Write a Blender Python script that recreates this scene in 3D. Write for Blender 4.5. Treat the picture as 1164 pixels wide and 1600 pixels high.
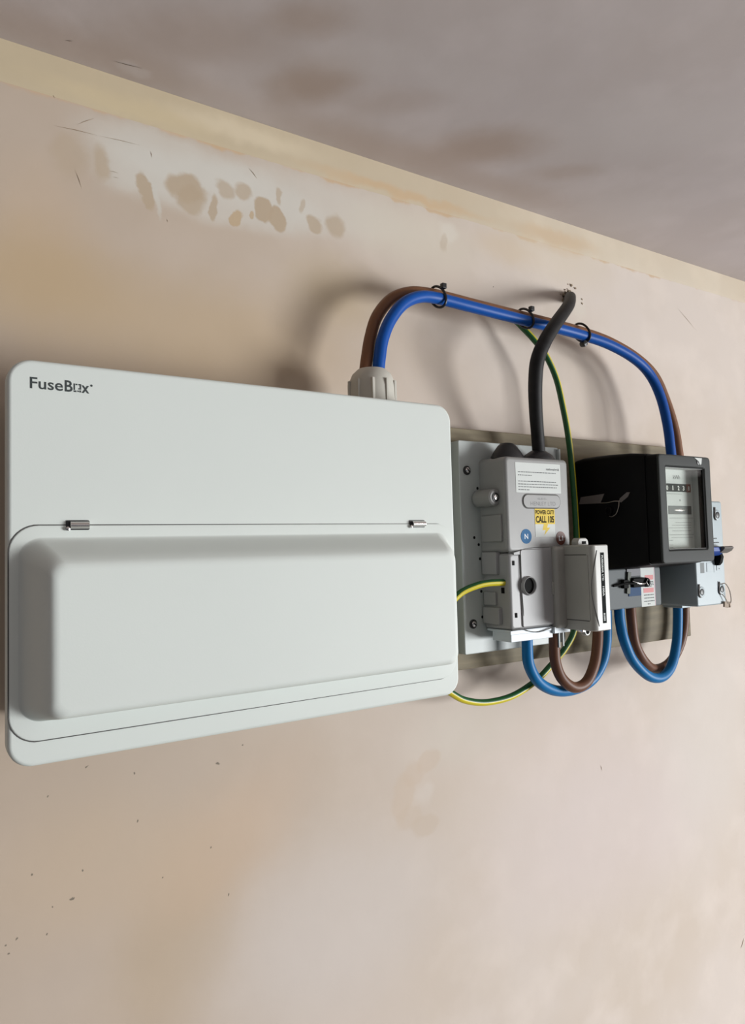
import bpy, bmesh, math, random
from mathutils import Vector, Matrix
random.seed(7)
S = bpy.context.scene
C = S.collection
for o in list(bpy.data.objects): bpy.data.objects.remove(o)
ZC = 2.018                       # camera height; ceiling 2.40 m

# ---------------------------------------------------------------- camera
cam = bpy.data.cameras.new('camera'); co = bpy.data.objects.new('camera', cam); C.objects.link(co)
cam.sensor_fit = 'VERTICAL'; cam.sensor_height = 36; cam.sensor_width = 36
cam.lens = 1120 / 1600 * 36
cam.clip_start = 0.01
R = Matrix(((0.83769325, -0.00585118, -0.54610968),
            (-0.5454871, -0.05788263, -0.83611807),
            (-0.02671799, 0.99830625, -0.05167963)))
# rows are world axes in camera space -> this matrix takes camera vectors to world
co.matrix_world = Matrix.Translation((0, -0.57, ZC)) @ R.to_4x4()
S.camera = co

# ---------------------------------------------------------------- light
S.view_settings.view_transform = 'Standard'
S.view_settings.look = 'None'
S.view_settings.gamma = 1
S.view_settings.exposure = 0.0
W = bpy.data.worlds.new('world'); S.world = W; W.use_nodes = True
W.node_tree.nodes['Background'].inputs[0].default_value = (.75, .85, 1, 1)
W.node_tree.nodes['Background'].inputs[1].default_value = 0.12

def area(name, loc, target, sx, sy, power, col):
    l = bpy.data.lights.new(name, 'AREA'); l.shape = 'RECTANGLE'; l.size = sx; l.size_y = sy
    l.energy = power; l.color = col
    o = bpy.data.objects.new(name, l); C.objects.link(o); o.location = loc
    o.rotation_euler = (Vector(target) - Vector(loc)).to_track_quat('-Z', 'Y').to_euler()
    return o
WX = 4.0                        # right wall
area('window_daylight', (WX + 0.02, -3.6, 1.15), (0, -3.6, 1.15), 2.5, 1.5, 385, (0.97, 0.99, 1.0))

# ---------------------------------------------------------------- materials
MATS = {}
def mat(name, col, rough=.5, metal=0, noise=0.04, nscale=40, bump=0, bscale=300, spec=.5, coat=0, trans=0):
    if name in MATS: return MATS[name]
    m = bpy.data.materials.new(name); m.use_nodes = True; nt = m.node_tree; N = nt.nodes
    b = N['Principled BSDF']; b.inputs['Roughness'].default_value = rough
    b.inputs['Metallic'].default_value = metal; b.inputs['Specular IOR Level'].default_value = spec
    b.inputs['Coat Weight'].default_value = coat
    tc = N.new('ShaderNodeTexCoord')
    n = N.new('ShaderNodeTexNoise'); n.inputs['Scale'].default_value = nscale; n.inputs['Detail'].default_value = 4
    nt.links.new(tc.outputs['Object'], n.inputs['Vector'])
    r = N.new('ShaderNodeMapRange'); r.inputs['From Min'].default_value = .3; r.inputs['From Max'].default_value = .7
    r.inputs['To Min'].default_value = 1 - noise; r.inputs['To Max'].default_value = 1 + noise
    nt.links.new(n.outputs['Fac'], r.inputs['Value'])
    v = N.new('ShaderNodeVectorMath'); v.operation = 'SCALE'; v.inputs[0].default_value = col
    nt.links.new(r.outputs[0], v.inputs['Scale']); nt.links.new(v.outputs[0], b.inputs['Base Color'])
    if bump:
        n2 = N.new('ShaderNodeTexNoise'); n2.inputs['Scale'].default_value = bscale
        nt.links.new(tc.outputs['Object'], n2.inputs['Vector'])
        bp = N.new('ShaderNodeBump'); bp.inputs['Strength'].default_value = bump; bp.inputs['Distance'].default_value = .0005
        nt.links.new(n2.outputs['Fac'], bp.inputs['Height']); nt.links.new(bp.outputs[0], b.inputs['Normal'])
    MATS[name] = m; return m

# a node group that gives a soft elliptical patch
def patch_group():
    g = bpy.data.node_groups.new('patch', 'ShaderNodeTree'); I = g.interface
    for nm, t in (('P', 'NodeSocketVector'), ('Centre', 'NodeSocketVector'), ('Radii', 'NodeSocketVector'), ('Angle', 'NodeSocketFloat'), ('Soft', 'NodeSocketFloat')):
        I.new_socket(nm, in_out='INPUT', socket_type=t)
    I.new_socket('Mask', in_out='OUTPUT', socket_type='NodeSocketFloat')
    N = g.nodes; L = g.links
    gi = N.new('NodeGroupInput'); go = N.new('NodeGroupOutput')
    s = N.new('ShaderNodeVectorMath'); s.operation = 'SUBTRACT'; L.new(gi.outputs['P'], s.inputs[0]); L.new(gi.outputs['Centre'], s.inputs[1])
    r = N.new('ShaderNodeVectorRotate'); r.rotation_type = 'Z_AXIS'; L.new(s.outputs[0], r.inputs['Vector']); L.new(gi.outputs['Angle'], r.inputs['Angle'])
    d = N.new('ShaderNodeVectorMath'); d.operation = 'DIVIDE'; L.new(r.outputs[0], d.inputs[0]); L.new(gi.outputs['Radii'], d.inputs[1])
    l = N.new('ShaderNodeVectorMath'); l.operation = 'LENGTH'; L.new(d.outputs[0], l.inputs[0])
    a = N.new('ShaderNodeMath'); a.operation = 'SUBTRACT'; a.inputs[0].default_value = 1; L.new(gi.outputs['Soft'], a.inputs[1])
    b = N.new('ShaderNodeMath'); b.operation = 'ADD'; b.inputs[0].default_value = 1; L.new(gi.outputs['Soft'], b.inputs[1])
    m = N.new('ShaderNodeMapRange'); m.interpolation_type = 'SMOOTHSTEP'
    L.new(l.outputs['Value'], m.inputs['Value']); L.new(a.outputs[0], m.inputs['From Min']); L.new(b.outputs[0], m.inputs['From Max'])
    m.inputs['To Min'].default_value = 1; m.inputs['To Max'].default_value = 0
    L.new(m.outputs[0], go.inputs['Mask'])
    return g
PATCH = patch_group()

def plaster(name, axes, base, tint, patches, bump=.25, warp=.017):
    """plaster with stains; axes: which object coordinates span the surface; patches: (u,v,ru,rv,angle,soft,colour,strength) in mm"""
    m = bpy.data.materials.new(name); m.use_nodes = True; nt = m.node_tree; N = nt.nodes; L = nt.links
    bs = N['Principled BSDF']; bs.inputs['Roughness'].default_value = .85; bs.inputs['Specular IOR Level'].default_value = .25
    tc = N.new('ShaderNodeTexCoord'); sp = N.new('ShaderNodeSeparateXYZ'); L.new(tc.outputs['Object'], sp.inputs[0])
    cb = N.new('ShaderNodeCombineXYZ'); L.new(sp.outputs[axes[0]], cb.inputs[0]); L.new(sp.outputs[axes[1]], cb.inputs[1])
    nw = N.new('ShaderNodeTexNoise'); nw.inputs['Scale'].default_value = 45; nw.inputs['Detail'].default_value = 5; L.new(cb.outputs[0], nw.inputs['Vector'])
    sb = N.new('ShaderNodeVectorMath'); sb.operation = 'SUBTRACT'; L.new(nw.outputs['Color'], sb.inputs[0]); sb.inputs[1].default_value = (.5, .5, .5)
    sc = N.new('ShaderNodeVectorMath'); sc.operation = 'SCALE'; sc.inputs['Scale'].default_value = warp; L.new(sb.outputs[0], sc.inputs[0])
    ad = N.new('ShaderNodeVectorMath'); ad.operation = 'ADD'; L.new(cb.outputs[0], ad.inputs[0]); L.new(sc.outputs[0], ad.inputs[1])
    fl = N.new('ShaderNodeVectorMath'); fl.operation = 'MULTIPLY'; fl.inputs[1].default_value = (1, 1, 0); L.new(ad.outputs[0], fl.inputs[0])
    P = fl.outputs[0]
    def noise(scale, detail, lo, hi, vec=None):
        n = N.new('ShaderNodeTexNoise'); n.inputs['Scale'].default_value = scale; n.inputs['Detail'].default_value = detail
        L.new(vec or cb.outputs[0], n.inputs['Vector'])
        r = N.new('ShaderNodeMapRange'); r.inputs['From Min'].default_value = lo; r.inputs['From Max'].default_value = hi
        L.new(n.outputs['Fac'], r.inputs['Value']); return r.outputs[0]
    def mix(fac, a, b):
        x = N.new('ShaderNodeMix'); x.data_type = 'RGBA'
        if isinstance(fac, float): x.inputs[0].default_value = fac
        else: L.new(fac, x.inputs[0])
        for k, v in ((6, a), (7, b)):
            if isinstance(v, tuple): x.inputs[k].default_value = (*v, 1)
            else: L.new(v, x.inputs[k])
        return x.outputs[2]
    col = mix(noise(5, 3, .38, .66), base, tint)
    pale = tuple(min(1, c * 1.10) for c in base)
    mm = N.new('ShaderNodeMath'); mm.operation = 'MULTIPLY'; mm.inputs[1].default_value = .6; L.new(noise(14, 4, .48, .7), mm.inputs[0])
    col = mix(mm.outputs[0], col, pale)
    for (u, v, ru, rv, an, so, c, st) in patches:
        g = N.new('ShaderNodeGroup'); g.node_tree = PATCH; L.new(P, g.inputs['P'])
        g.inputs['Centre'].default_value = (u / 1000, (v / 1000 + (ZC if axes[1] == 2 else 0)), 0)
        g.inputs['Radii'].default_value = (ru / 1000, rv / 1000, 1)
        g.inputs['Angle'].default_value = math.radians(-an); g.inputs['Soft'].default_value = so
        k = N.new('ShaderNodeMath'); k.operation = 'MULTIPLY'; k.inputs[1].default_value = st; L.new(g.outputs[0], k.inputs[0])
        col = mix(k.outputs[0], col, c)
    L.new(col, bs.inputs['Base Color'])
    nb = N.new('ShaderNodeTexNoise'); nb.inputs['Scale'].default_value = 22; nb.inputs['Detail'].default_value = 6; L.new(cb.outputs[0], nb.inputs['Vector'])
    bp = N.new('ShaderNodeBump'); bp.inputs['Strength'].default_value = bump; bp.inputs['Distance'].default_value = .004
    L.new(nb.outputs['Fac'], bp.inputs['Height']); L.new(bp.outputs[0], bs.inputs['Normal'])
    return m

# ---------------------------------------------------------------- mesh helpers (all in mm: X along wall, d out of wall, Z up from camera height)
WL = {}
def P3(X, d, Z): return Vector((X / 1000, -d / 1000, Z / 1000 + ZC))
def wloc(o): return WL.get(o.name, Vector((0, 0, 0)))
def obj(name, bm, m, parent=None, smooth=True, origin=None, bevel=0):
    me = bpy.data.meshes.new(name)
    base = wloc(parent) if parent else Vector((0, 0, 0))
    if parent is None:
        if origin is None:
            cs = [v.co for v in bm.verts]
            lo = Vector([min(c[i] for c in cs) for i in range(3)]); hi = Vector([max(c[i] for c in cs) for i in range(3)])
            origin = (lo + hi) / 2
        base = origin
    bmesh.ops.recalc_face_normals(bm, faces=bm.faces[:])
    bmesh.ops.translate(bm, verts=bm.verts[:], vec=-base)
    bm.to_mesh(me); bm.free()
    ms = m if isinstance(m, (list, tuple)) else [m]
    for x in ms: me.materials.append(x)
    if smooth:
        for p in me.polygons: p.use_smooth = True
    o = bpy.data.objects.new(name, me); C.objects.link(o)
    if parent: o.parent = parent; WL[o.name] = base
    else: o.location = base; WL[o.name] = base
    if bevel:
        b = o.modifiers.new('b', 'BEVEL'); b.width = bevel / 1000; b.segments = 3; b.limit_method = 'ANGLE'; b.angle_limit = math.radians(40)
        b.harden_normals = True
    if smooth and not bevel:
        md = o.modifiers.new('ws', 'WEIGHTED_NORMAL'); md.keep_sharp = True
        for e in me.edges: pass
        try: me.set_sharp_from_angle(angle=math.radians(38))
        except Exception: pass
    return o
def thing(name, label, cat, loc, group=None):
    o = bpy.data.objects.new(name, None); C.objects.link(o); o.location = P3(*loc); WL[o.name] = P3(*loc)
    o.empty_display_size = .02
    o['label'] = label; o['category'] = cat
    if group: o['group'] = group
    return o
def tag(o, label, cat, group=None):
    o['label'] = label; o['category'] = cat
    if group: o['group'] = group
    return o
def plabel(o, t): o['label'] = t; return o
def NB(): return bmesh.new()
def add_box(bm, X0, X1, d0, d1, Z0, Z1, rot=0, piv=None):
    vs = [bm.verts.new(P3(x, d, z)) for x in (X0, X1) for d in (d0, d1) for z in (Z0, Z1)]
    for f in ((0, 1, 3, 2), (4, 6, 7, 5), (0, 4, 5, 1), (2, 3, 7, 6), (0, 2, 6, 4), (1, 5, 7, 3)):
        bm.faces.new([vs[i] for i in f])
    if rot:
        c = P3(*(piv or ((X0 + X1) / 2, (d0 + d1) / 2, (Z0 + Z1) / 2)))
        bmesh.ops.rotate(bm, verts=vs, cent=c, matrix=Matrix.Rotation(math.radians(rot), 3, 'Y'))
    return vs
def bx(X0, X1, d0, d1, Z0, Z1, rot=0):
    bm = NB(); add_box(bm, X0, X1, d0, d1, Z0, Z1, rot); return bm
def rr(X0, X1, Z0, Z1, r, n=8):
    """rounded rectangle outline; r may be 4 radii (tr, tl, bl, br)"""
    if not isinstance(r, (tuple, list)): r = (r,) * 4
    out = []
    for (cx, cz, a0, q) in ((X1, Z1, 0, r[0]), (X0, Z1, 90, r[1]), (X0, Z0, 180, r[2]), (X1, Z0, 270, r[3])):
        q = max(q, .01)
        px = cx - q if cx == X1 else cx + q; pz = cz - q if cz == Z1 else cz + q
        for k in range(n + 1):
            a = math.radians(a0 + 90 * k / n); out.append((px + q * math.cos(a), pz + q * math.sin(a)))
    return out
def loft(bm, secs, cap0=True, cap1=True, mi=0):
    """secs: list of (outline [(X,Z)], d)"""
    rings = [[bm.verts.new(P3(x, d, z)) for x, z in o] for o, d in secs]
    n = len(rings[0])
    for a, b in zip(rings, rings[1:]):
        for i in range(n):
            f = bm.faces.new((a[i], a[(i + 1) % n], b[(i + 1) % n], b[i])); f.material_index = mi
    if cap0: bm.faces.new(rings[0]).material_index = mi
    if cap1: bm.faces.new(rings[-1]).material_index = mi
    return rings
def slab(X0, X1, Z0, Z1, r, d0, d1, e=1.0, n=8):
    """rounded plate whose front edge is rounded by e"""
    bm = NB(); s = [(rr(X0, X1, Z0, Z1, r, n), d0)]
    rl = r if isinstance(r, (tuple, list)) else (r,) * 4
    for k in range(5):
        a = math.pi / 2 * k / 4; i = e * (1 - math.cos(a)); dd = d1 - e + e * math.sin(a)
        s.append((rr(X0 + i, X1 - i, Z0 + i, Z1 - i, tuple(max(q - i, .01) for q in rl), n), dd))
    loft(bm, s); return bm
def ring(outA, outB, d0, d1):
    """flat frame between two outlines"""
    bm = NB(); n = len(outA)
    A0 = [bm.verts.new(P3(x, d0, z)) for x, z in outA]; A1 = [bm.verts.new(P3(x, d1, z)) for x, z in outA]
    B0 = [bm.verts.new(P3(x, d0, z)) for x, z in outB]; B1 = [bm.verts.new(P3(x, d1, z)) for x, z in outB]
    for i in range(n):
        j = (i + 1) % n
        bm.faces.new((A0[i], A0[j], A1[j], A1[i])); bm.faces.new((B0[j], B0[i], B1[i], B1[j]))
        bm.faces.new((A1[i], A1[j], B1[j], B1[i])); bm.faces.new((A0[j], A0[i], B0[i], B0[j]))
    return bm
def spline(pts, sub=8):
    P = [Vector(p) for p in pts]; out = []
    P = [P[0] * 2 - P[1]] + P + [P[-1] * 2 - P[-2]]
    for i in range(1, len(P) - 2):
        a, b, c, d = P[i - 1:i + 3]
        for k in range(sub):
            t = k / sub
            out.append(.5 * ((2 * b) + (c - a) * t + (2 * a - 5 * b + 4 * c - d) * t * t + (3 * b - a - 3 * c + d) * t ** 3))
    out.append(P[-2]); return out
def tube(bm, pts, r, seg=16, sub=8, stripe=None, smooth_path=True, twist=0.0, cap=True):
    """pts (X,d,Z) mm; stripe: (start angle, width) in degrees -> material 1"""
    p3 = [P3(*p) for p in pts]
    path = spline(p3, sub) if smooth_path and len(pts) > 2 else p3
    path = [Vector(p) for p in path]
    T = [(path[min(i + 1, len(path) - 1)] - path[max(i - 1, 0)]).normalized() for i in range(len(path))]
    ref = Vector((0, -1, 0))
    if abs(T[0].dot(ref)) > .9: ref = Vector((1, 0, 0))
    u = (ref - T[0] * ref.dot(T[0])).normalized()
    rings = []
    rad = r if callable(r) else (lambda t: r)
    for i, p in enumerate(path):
        if i: u = (u - T[i] * u.dot(T[i])).normalized()
        v = T[i].cross(u); q = rad(i / (len(path) - 1)) / 1000; tw = math.radians(twist) * i / (len(path) - 1)
        rings.append([bm.verts.new(p + (u * math.cos(2 * math.pi * k / seg + tw) + v * math.sin(2 * math.pi * k / seg + tw)) * q) for k in range(seg)])
    for a, b in zip(rings, rings[1:]):
        for k in range(seg):
            f = bm.faces.new((a[k], a[(k + 1) % seg], b[(k + 1) % seg], b[k]))
            if stripe:
                ang = (360 * (k + .5) / seg - stripe[0]) % 360
                f.material_index = 1 if ang < stripe[1] else 0
    if cap:
        bm.faces.new(rings[0]); bm.faces.new(rings[-1])
    return bm
def lathe(bm, c, prof, axis='d', seg=32, ang0=0):
    """prof: (radius, distance along axis) mm about centre c"""
    rings = []
    for q, h in prof:
        rg = []
        for k in range(seg):
            a = 2 * math.pi * k / seg + ang0; x, y = q * math.cos(a), q * math.sin(a)
            if axis == 'd': rg.append(bm.verts.new(P3(c[0] + x, c[1] + h, c[2] + y)))
            elif axis == 'Z': rg.append(bm.verts.new(P3(c[0] + x, c[1] + y, c[2] + h)))
            else: rg.append(bm.verts.new(P3(c[0] + h, c[1] + x, c[2] + y)))
        rings.append(rg)
    for a, b in zip(rings, rings[1:]):
        for k in range(seg): bm.faces.new((a[k], a[(k + 1) % seg], b[(k + 1) % seg], b[k]))
    bm.faces.new(rings[0]); bm.faces.new(rings[-1]); return bm
def txt(s, X, Z, d, size, width=None, rot=0, thick=.06, bold=0, align='LEFT', side=False):
    """text as a bmesh on a plane facing the room at depth d (or on a -X facing side); size = cap height mm, fitted to width"""
    cu = bpy.data.curves.new('t', 'FONT'); cu.body = s; cu.size = 1; cu.extrude = 0; cu.offset = bold; cu.resolution_u = 3
    o = bpy.data.objects.new('t', cu); C.objects.link(o)
    me = bpy.data.meshes.new_from_object(o.evaluated_get(bpy.context.evaluated_depsgraph_get()))
    bpy.data.objects.remove(o); bm = NB(); bm.from_mesh(me); bpy.data.meshes.remove(me)
    xs = [v.co.x for v in bm.verts]; x0, x1 = min(xs), max(xs)
    sy = size / .70; sx = (width / (x1 - x0)) if width else sy
    ca, sa = math.cos(math.radians(rot)), math.sin(math.radians(rot))
    for v in bm.verts:
        a = (v.co.x - x0) * sx; b = v.co.y * sy
        if align == 'CENTER': a -= (x1 - x0) * sx / 2
        a, b = a * ca - b * sa, a * sa + b * ca
        v.co = P3(X + a, d, Z + b)
    return bm
def merge(*bms):
    out = bms[0]
    for b in bms[1:]:
        me = bpy.data.meshes.new('m'); b.to_mesh(me); out.from_mesh(me); bpy.data.meshes.remove(me); b.free()
    return out
def bars(rows, d, h):
    """printed lines too fine to read: rows of (X0, X1, Z, [gap fractions])"""
    bm = NB()
    for (X0, X1, Z) in rows:
        x = X0
        while x < X1 - .4:
            w = min(random.uniform(1.2, 4.2), X1 - x)
            n = [bm.verts.new(P3(a, d, b)) for a, b in ((x, Z - h / 2), (x + w, Z - h / 2), (x + w, Z + h / 2), (x, Z + h / 2))]
            bm.faces.new(n); x += w + .55
    return bm

# palettes
white_metal = mat('white powder coat', (.66, .70, .665), .55, spec=.3, noise=.012, nscale=8, bump=.05, bscale=900)
seam_dark = mat('seam shadow gap', (.10, .10, .095), .8)
logo_grey = mat('printed dark grey', (.035, .045, .045), .6)
chrome = mat('chrome', (.72, .70, .68), .18, metal=1)
dark_metal = mat('dark metal', (.05, .05, .05), .4, metal=.6)
gland_white = mat('off white nylon', (.52, .50, .44), .5)
blue_ins = mat('blue insulation', (.004, .078, .36), .42, spec=.22)
blue_loop = mat('light blue insulation', (.004, .145, .37), .42, spec=.25)
brown_ins = mat('brown insulation', (.20, .088, .042), .42, spec=.3)
brown_loop = mat('grey brown insulation', (.14, .062, .036), .45, spec=.25)
black_ins = mat('black sheath', (.010, .0095, .0098), .6, noise=.4, nscale=90, spec=.3)
green_ins = mat('green insulation', (.01, .09, .02), .38)
yellow_ins = mat('yellow insulation', (.62, .52, .02), .38)
tie_black = mat('black nylon', (.01, .01, .011), .4)
wood_m = None
pvc_white = mat('white board plastic', (.45, .49, .475), .45, noise=.02)
grey_pl = mat('grey moulded plastic', (.27, .27, .262), .42, noise=.03)
grey_lo = mat('lighter grey moulded plastic', (.31, .31, .31), .42, noise=.03)
carrier_pl = mat('warm grey plastic', (.35, .345, .315), .36, noise=.02)
tray_pl = mat('pale tray plastic', (.56, .62, .66), .4, noise=.02)
bake = mat('black bakelite', (.003, .003, .0033), .5, noise=.2, spec=.12)
bezel_m = mat('dark grey bezel', (.027, .031, .029), .6, spec=.3, noise=.05)
paper = mat('white paper', (.64, .67, .645), .7, noise=.02)
ink = mat('grey ink', (.10, .11, .11), .7)
blackm = mat('matt black', (.006, .006, .006), .7, spec=.12)
yellow_p = mat('yellow print', (.70, .50, .03), .6)
blue_p = mat('blue print', (.04, .155, .33), .6, spec=.2)
brown_p = mat('brown print', (.11, .028, .014), .5)
red_p = mat('red print', (.62, .22, .22), .6)
iso_m = mat('pale isolator plastic', (.36, .43, .455), .42, noise=.02)
term_m = mat('terminal cover plastic', (.15, .165, .17), .6, spec=.2, noise=.03)
tan_tag = mat('tan seal', (.30, .22, .15), .6)
seal_grey = mat('lead seal', (.16, .14, .13), .5)
wire_m = mat('seal wire', (.35, .31, .27), .35, metal=.8)

# ---------------------------------------------------------------- room
TAN = (.50, .37, .23); TAN2 = (.47, .37, .265); PALE = (.60, .57, .51); PINK = (.56, .45, .36); GRY = (.63, .605, .55); CREAM = (.66, .57, .44)
wp = [
    # broad tonal areas of the plaster, browner on the left, with some painted shade
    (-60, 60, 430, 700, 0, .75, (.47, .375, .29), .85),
    (520, 366, 900, 17, 0, .10, (.60, .47, .30), .75),
    (430, 351.5, 600, 2.2, 0, .9, (.57, .37, .22), .5),
    (190, 328, 75, 20, -4, .35, GRY, .6), (230, 308, 95, 26, 0, .3, GRY, .6), (310, 322, 110, 24, 0, .45, GRY, .5), (155, 312, 40, 24, 0, .4, GRY, .5), (430, 316, 75, 28, 0, .6, (.66, .60, .50), .6),
    (181, -306, 46, 63, -20, .6, (.48, .37, .25), .5), (82, 255, 30, 40, 0, .8, (.55, .43, .32), .7),
    (340, 242, 45, 30, 0, .8, (.48, .37, .22), .55), (266, -190, 42, 32, 20, .8, PINK, .5),  # first patch paints in the shadow left of the cable arch
    (215, -240, 60, 40, 25, .7, (.58, .44, .32), .6), (330, -330, 110, 70, 10, .6, (.62, .56, .515), .7),
    (120, -230, 70, 45, 0, .7, (.56, .44, .32), .55), (700, -330, 180, 90, 0, .6, (.66, .575, .545), .6), (900, -250, 90, 120, 0, .7, (.67, .62, .57), .6),
    (620, -200, 110, 60, 0, .8, (.68, .58, .53), .4), (480, -190, 60, 25, 0, .8, (.62, .57, .50), .5),
    (80, 210, 60, 35, 0, .8, (.50, .36, .20), .6), (215, 180, 130, 45, 0, .8, (.50, .37, .22), .55),  # wide last patch paints in the shade above the consumer unit
    # water stains under the ceiling
    (160.1, 294.1, 5, 16, 12, .18, TAN2, .9), (168.5, 290, 2.2, 15, 14, .5, PALE, .7), (193.0, 306, 17, 12, 0, .2, TAN2, .9), (199, 296, 10, 12, 0, .25, TAN2, .8),
    (217.8, 295.5, 4.2, 10.7, 0, .2, TAN2, .85), (228.5, 313.3, 7, 8, 0, .25, TAN2, .7), (246, 314, 10, 7, 0, .25, TAN2, .75),
    (239.2, 289.9, 6.2, 8.5, 0, .15, TAN, .85), (254.3, 297, 2.4, 4.1, 0, .2, TAN, .8), (265.5, 303, 8, 11, 0, .15, TAN2, .95),
    (278.5, 299, 8.5, 11, 0, .15, TAN2, .95), (281, 320, 3, 7, 0, .3, TAN2, .7), (317, 303, 9, 8, 0, .2, TAN2, .8), (340, 306, 10, 10, 0, .3, TAN2, .75), (302, 315, 3, 6, 0, .3, TAN2, .6),
    (125.6, 307.3, 7, 14, 0, .4, TAN2, .75), (104, 308, 12, 16, 0, .5, TAN2, .5), (476.9, 330, 12, 12, 0, .4, (.68, .63, .55), .7), (470, 318, 5, 10, 0, .3, TAN2, .4),
    # curved damp mark under the boards
    (431, -209, 16, 9, 15, .2, (.58, .47, .375), .55), (410, -218, 13, 11, 30, .25, (.58, .47, .375), .5), (399, -236, 13, 22, -5, .2, (.58, .475, .38), .6), (405, -257, 14, 12, 0, .25, (.57, .47, .375), .5), (424, -268, 17, 11, 10, .2, (.56, .465, .375), .6), (425, -238, 9, 9, 0, .5, (.68, .63, .58), .3),
    # rough patch round the cable hole
    (657, 294, 12, 5, 0, .5, (.30, .23, .16), .7), (676, 283, 14, 12, 0, .6, (.68, .62, .54), .7), (650, 340, 70, 30, 0, .8, CREAM, .5),
    (560, 330, 40, 16, 0, .7, (.62, .50, .36), .5), (640, 352, 50, 10, 0, .6, (.62, .49, .35), .5),
]
for (x, z) in [(216.4, -172.1), (236.2, -160.0), (86.4, -172.7), (150.3, -202.4), (75.8, -223.3), (110.4, -228.8), (103.7, -246.1), (90.8, -250.1), (86.1, -267.4), (67.6, -262.6), (60.4, -265.1), (61.6, -273.6), (210.0, -236.6), (222.3, -278.3), (168.4, -250.7), (147.2, -167.2), (537.5, 284.7), (115, -155)]:
    wp.append((x, z, 1.7 if x == 216.4 else .7, 1.3 if x == 216.4 else .8, 0, .4, (.16, .14, .11), .85))
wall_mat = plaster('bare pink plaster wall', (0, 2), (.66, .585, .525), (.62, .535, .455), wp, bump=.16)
cp = []
BR = (.44, .345, .29)
for (x, y, a, b, an, st) in [(278, -73, 36, 24, -58, .8), (465, -75, 52, 28, -40, .8), (566, -80, 34, 14, -35, .4), (176, -72, 60, 26, -30, .45), (351, -88, 36, 16, -40, .3),
                             (400, -22, 120, 22, 0, .5), (240, -134, 28, 16, -32, .6), (120, -20, 90, 20, 0, .5), (560, -30, 60, 18, 0, .3)]:
    cp.append((x, y, a, b, an, .7, BR, st))
for (x, y, a, b, an, st) in [(300, -120, 40, 20, -35, .5), (567, -171, 90, 45, -32, .6), (700, -60, 60, 40, 0, .5), (380, -140, 40, 20, 0, .4), (145, -18, 8, 7, 0, .5), (155, -16, 6, 6, 0, .5)]:
    cp.append((x, y, a, b, an, .7, (.62, .57, .56), st))
ceil_mat = plaster('bare grey plaster ceiling', (0, 1), (.58, .525, .52), (.56, .50, .485), cp, bump=.14)
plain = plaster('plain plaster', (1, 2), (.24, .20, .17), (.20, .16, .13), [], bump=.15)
floor_m = mat('bare concrete floor', (.13, .125, .12), .9, noise=.12, nscale=6)

def wbox(name, x0, x1, y0, y1, z0, z1, m):
    bm = NB(); bmesh.ops.create_cube(bm, size=1)
    for v in bm.verts: v.co = Vector((x0 + (v.co.x + .5) * (x1 - x0), y0 + (v.co.y + .5) * (y1 - y0), z0 + (v.co.z + .5) * (z1 - z0)))
    o = obj(name, bm, m, smooth=False, origin=Vector((0, 0, 0))); o['kind'] = 'structure'; return o
H = 2.4
XL, YB = -2.6, -6.0
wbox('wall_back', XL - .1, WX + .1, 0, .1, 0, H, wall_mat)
wbox('ceiling', XL - .1, WX + .1, YB - .1, .1, H, H + .1, ceil_mat)
wbox('floor', XL - .1, WX + .1, YB - .1, .1, -.1, 0, floor_m)
# right wall with its window opening
bm = NB()
def cube(bm, x0, x1, y0, y1, z0, z1):
    r = bmesh.ops.create_cube(bm, size=1)
    for v in r['verts']: v.co = Vector((x0 + (v.co.x + .5) * (x1 - x0), y0 + (v.co.y + .5) * (y1 - y0), z0 + (v.co.z + .5) * (z1 - z0)))
wy0, wy1, wz0, wz1 = -4.87, -2.33, .39, 1.91
cube(bm, WX, WX + .1, YB - .1, wy0, 0, H); cube(bm, WX, WX + .1, wy1, 0, 0, H)
cube(bm, WX, WX + .1, wy0, wy1, 0, wz0); cube(bm, WX, WX + .1, wy0, wy1, wz1, H)
o = obj('wall_right', bm, plain, smooth=False, origin=Vector((0, 0, 0))); o['kind'] = 'structure'
bm = NB()
for y in (wy0, (wy0 + wy1) / 2 - .02, wy1 - .04): cube(bm, WX + .03, WX + .08, y, y + .04, wz0, wz1)
for z in (wz0, wz1 - .04): cube(bm, WX + .03, WX + .08, wy0, wy1, z, z + .04)
o = obj('window_1', bm, mat('white window frame', (.8, .8, .78), .4), smooth=False, origin=Vector((0, 0, 0))); o['kind'] = 'structure'

# scratches and hairline cracks in the plaster, thin grooves laid in the surface
scr = NB()
for (a, b, w) in [((116, 374.4), (138.3, 375.3), .35), ((91.9, 327.3), (125, 329.2), .6), ((125, 329.2), (159, 331), .4), ((109.3, 333.2), (122.5, 342.4), .4), ((165.6, 328.6), (166.6, 323), .5), ((107.7, 297.2), (112.7, 282.9), .45),
                  ((132.8, 303.1), (140.2, 303.0), .4), ((135.7, 298.7), (140.6, 298.9), .35), ((251.4, 338.3), (259.8, 330.1), .6), ((91.1, 351.6), (93.7, 349), .5),
                  ((871.8, 315.5), (915, 289.3), .5), ((797.1, 358.1), (829.3, 360.1), .35), ((710, 264.9), (709.7, 225.2), .3), ((953.3, -537.9), (944.4, -549.4), 1.6), ((679.5, -257.7), (681.3, -265.4), .8), ((178.1, 275), (179.1, 272), .4)]:
    A, B = Vector((a[0], 0, a[1])), Vector((b[0], 0, b[1])); n = (B - A).normalized(); s = Vector((-n.z, 0, n.x)) * w / 2; M = (A + B) / 2 + s * 1.5
    vs = [bm_v for bm_v in (scr.verts.new(P3(p.x, .25, p.z)) for p in (A, M - s, B, M + s))]
    scr.faces.new(vs)
o = obj('trim_1', scr, mat('scratch', (.30, .22, .15), .9), smooth=False); o['kind'] = 'structure'
bm = NB()
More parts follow.
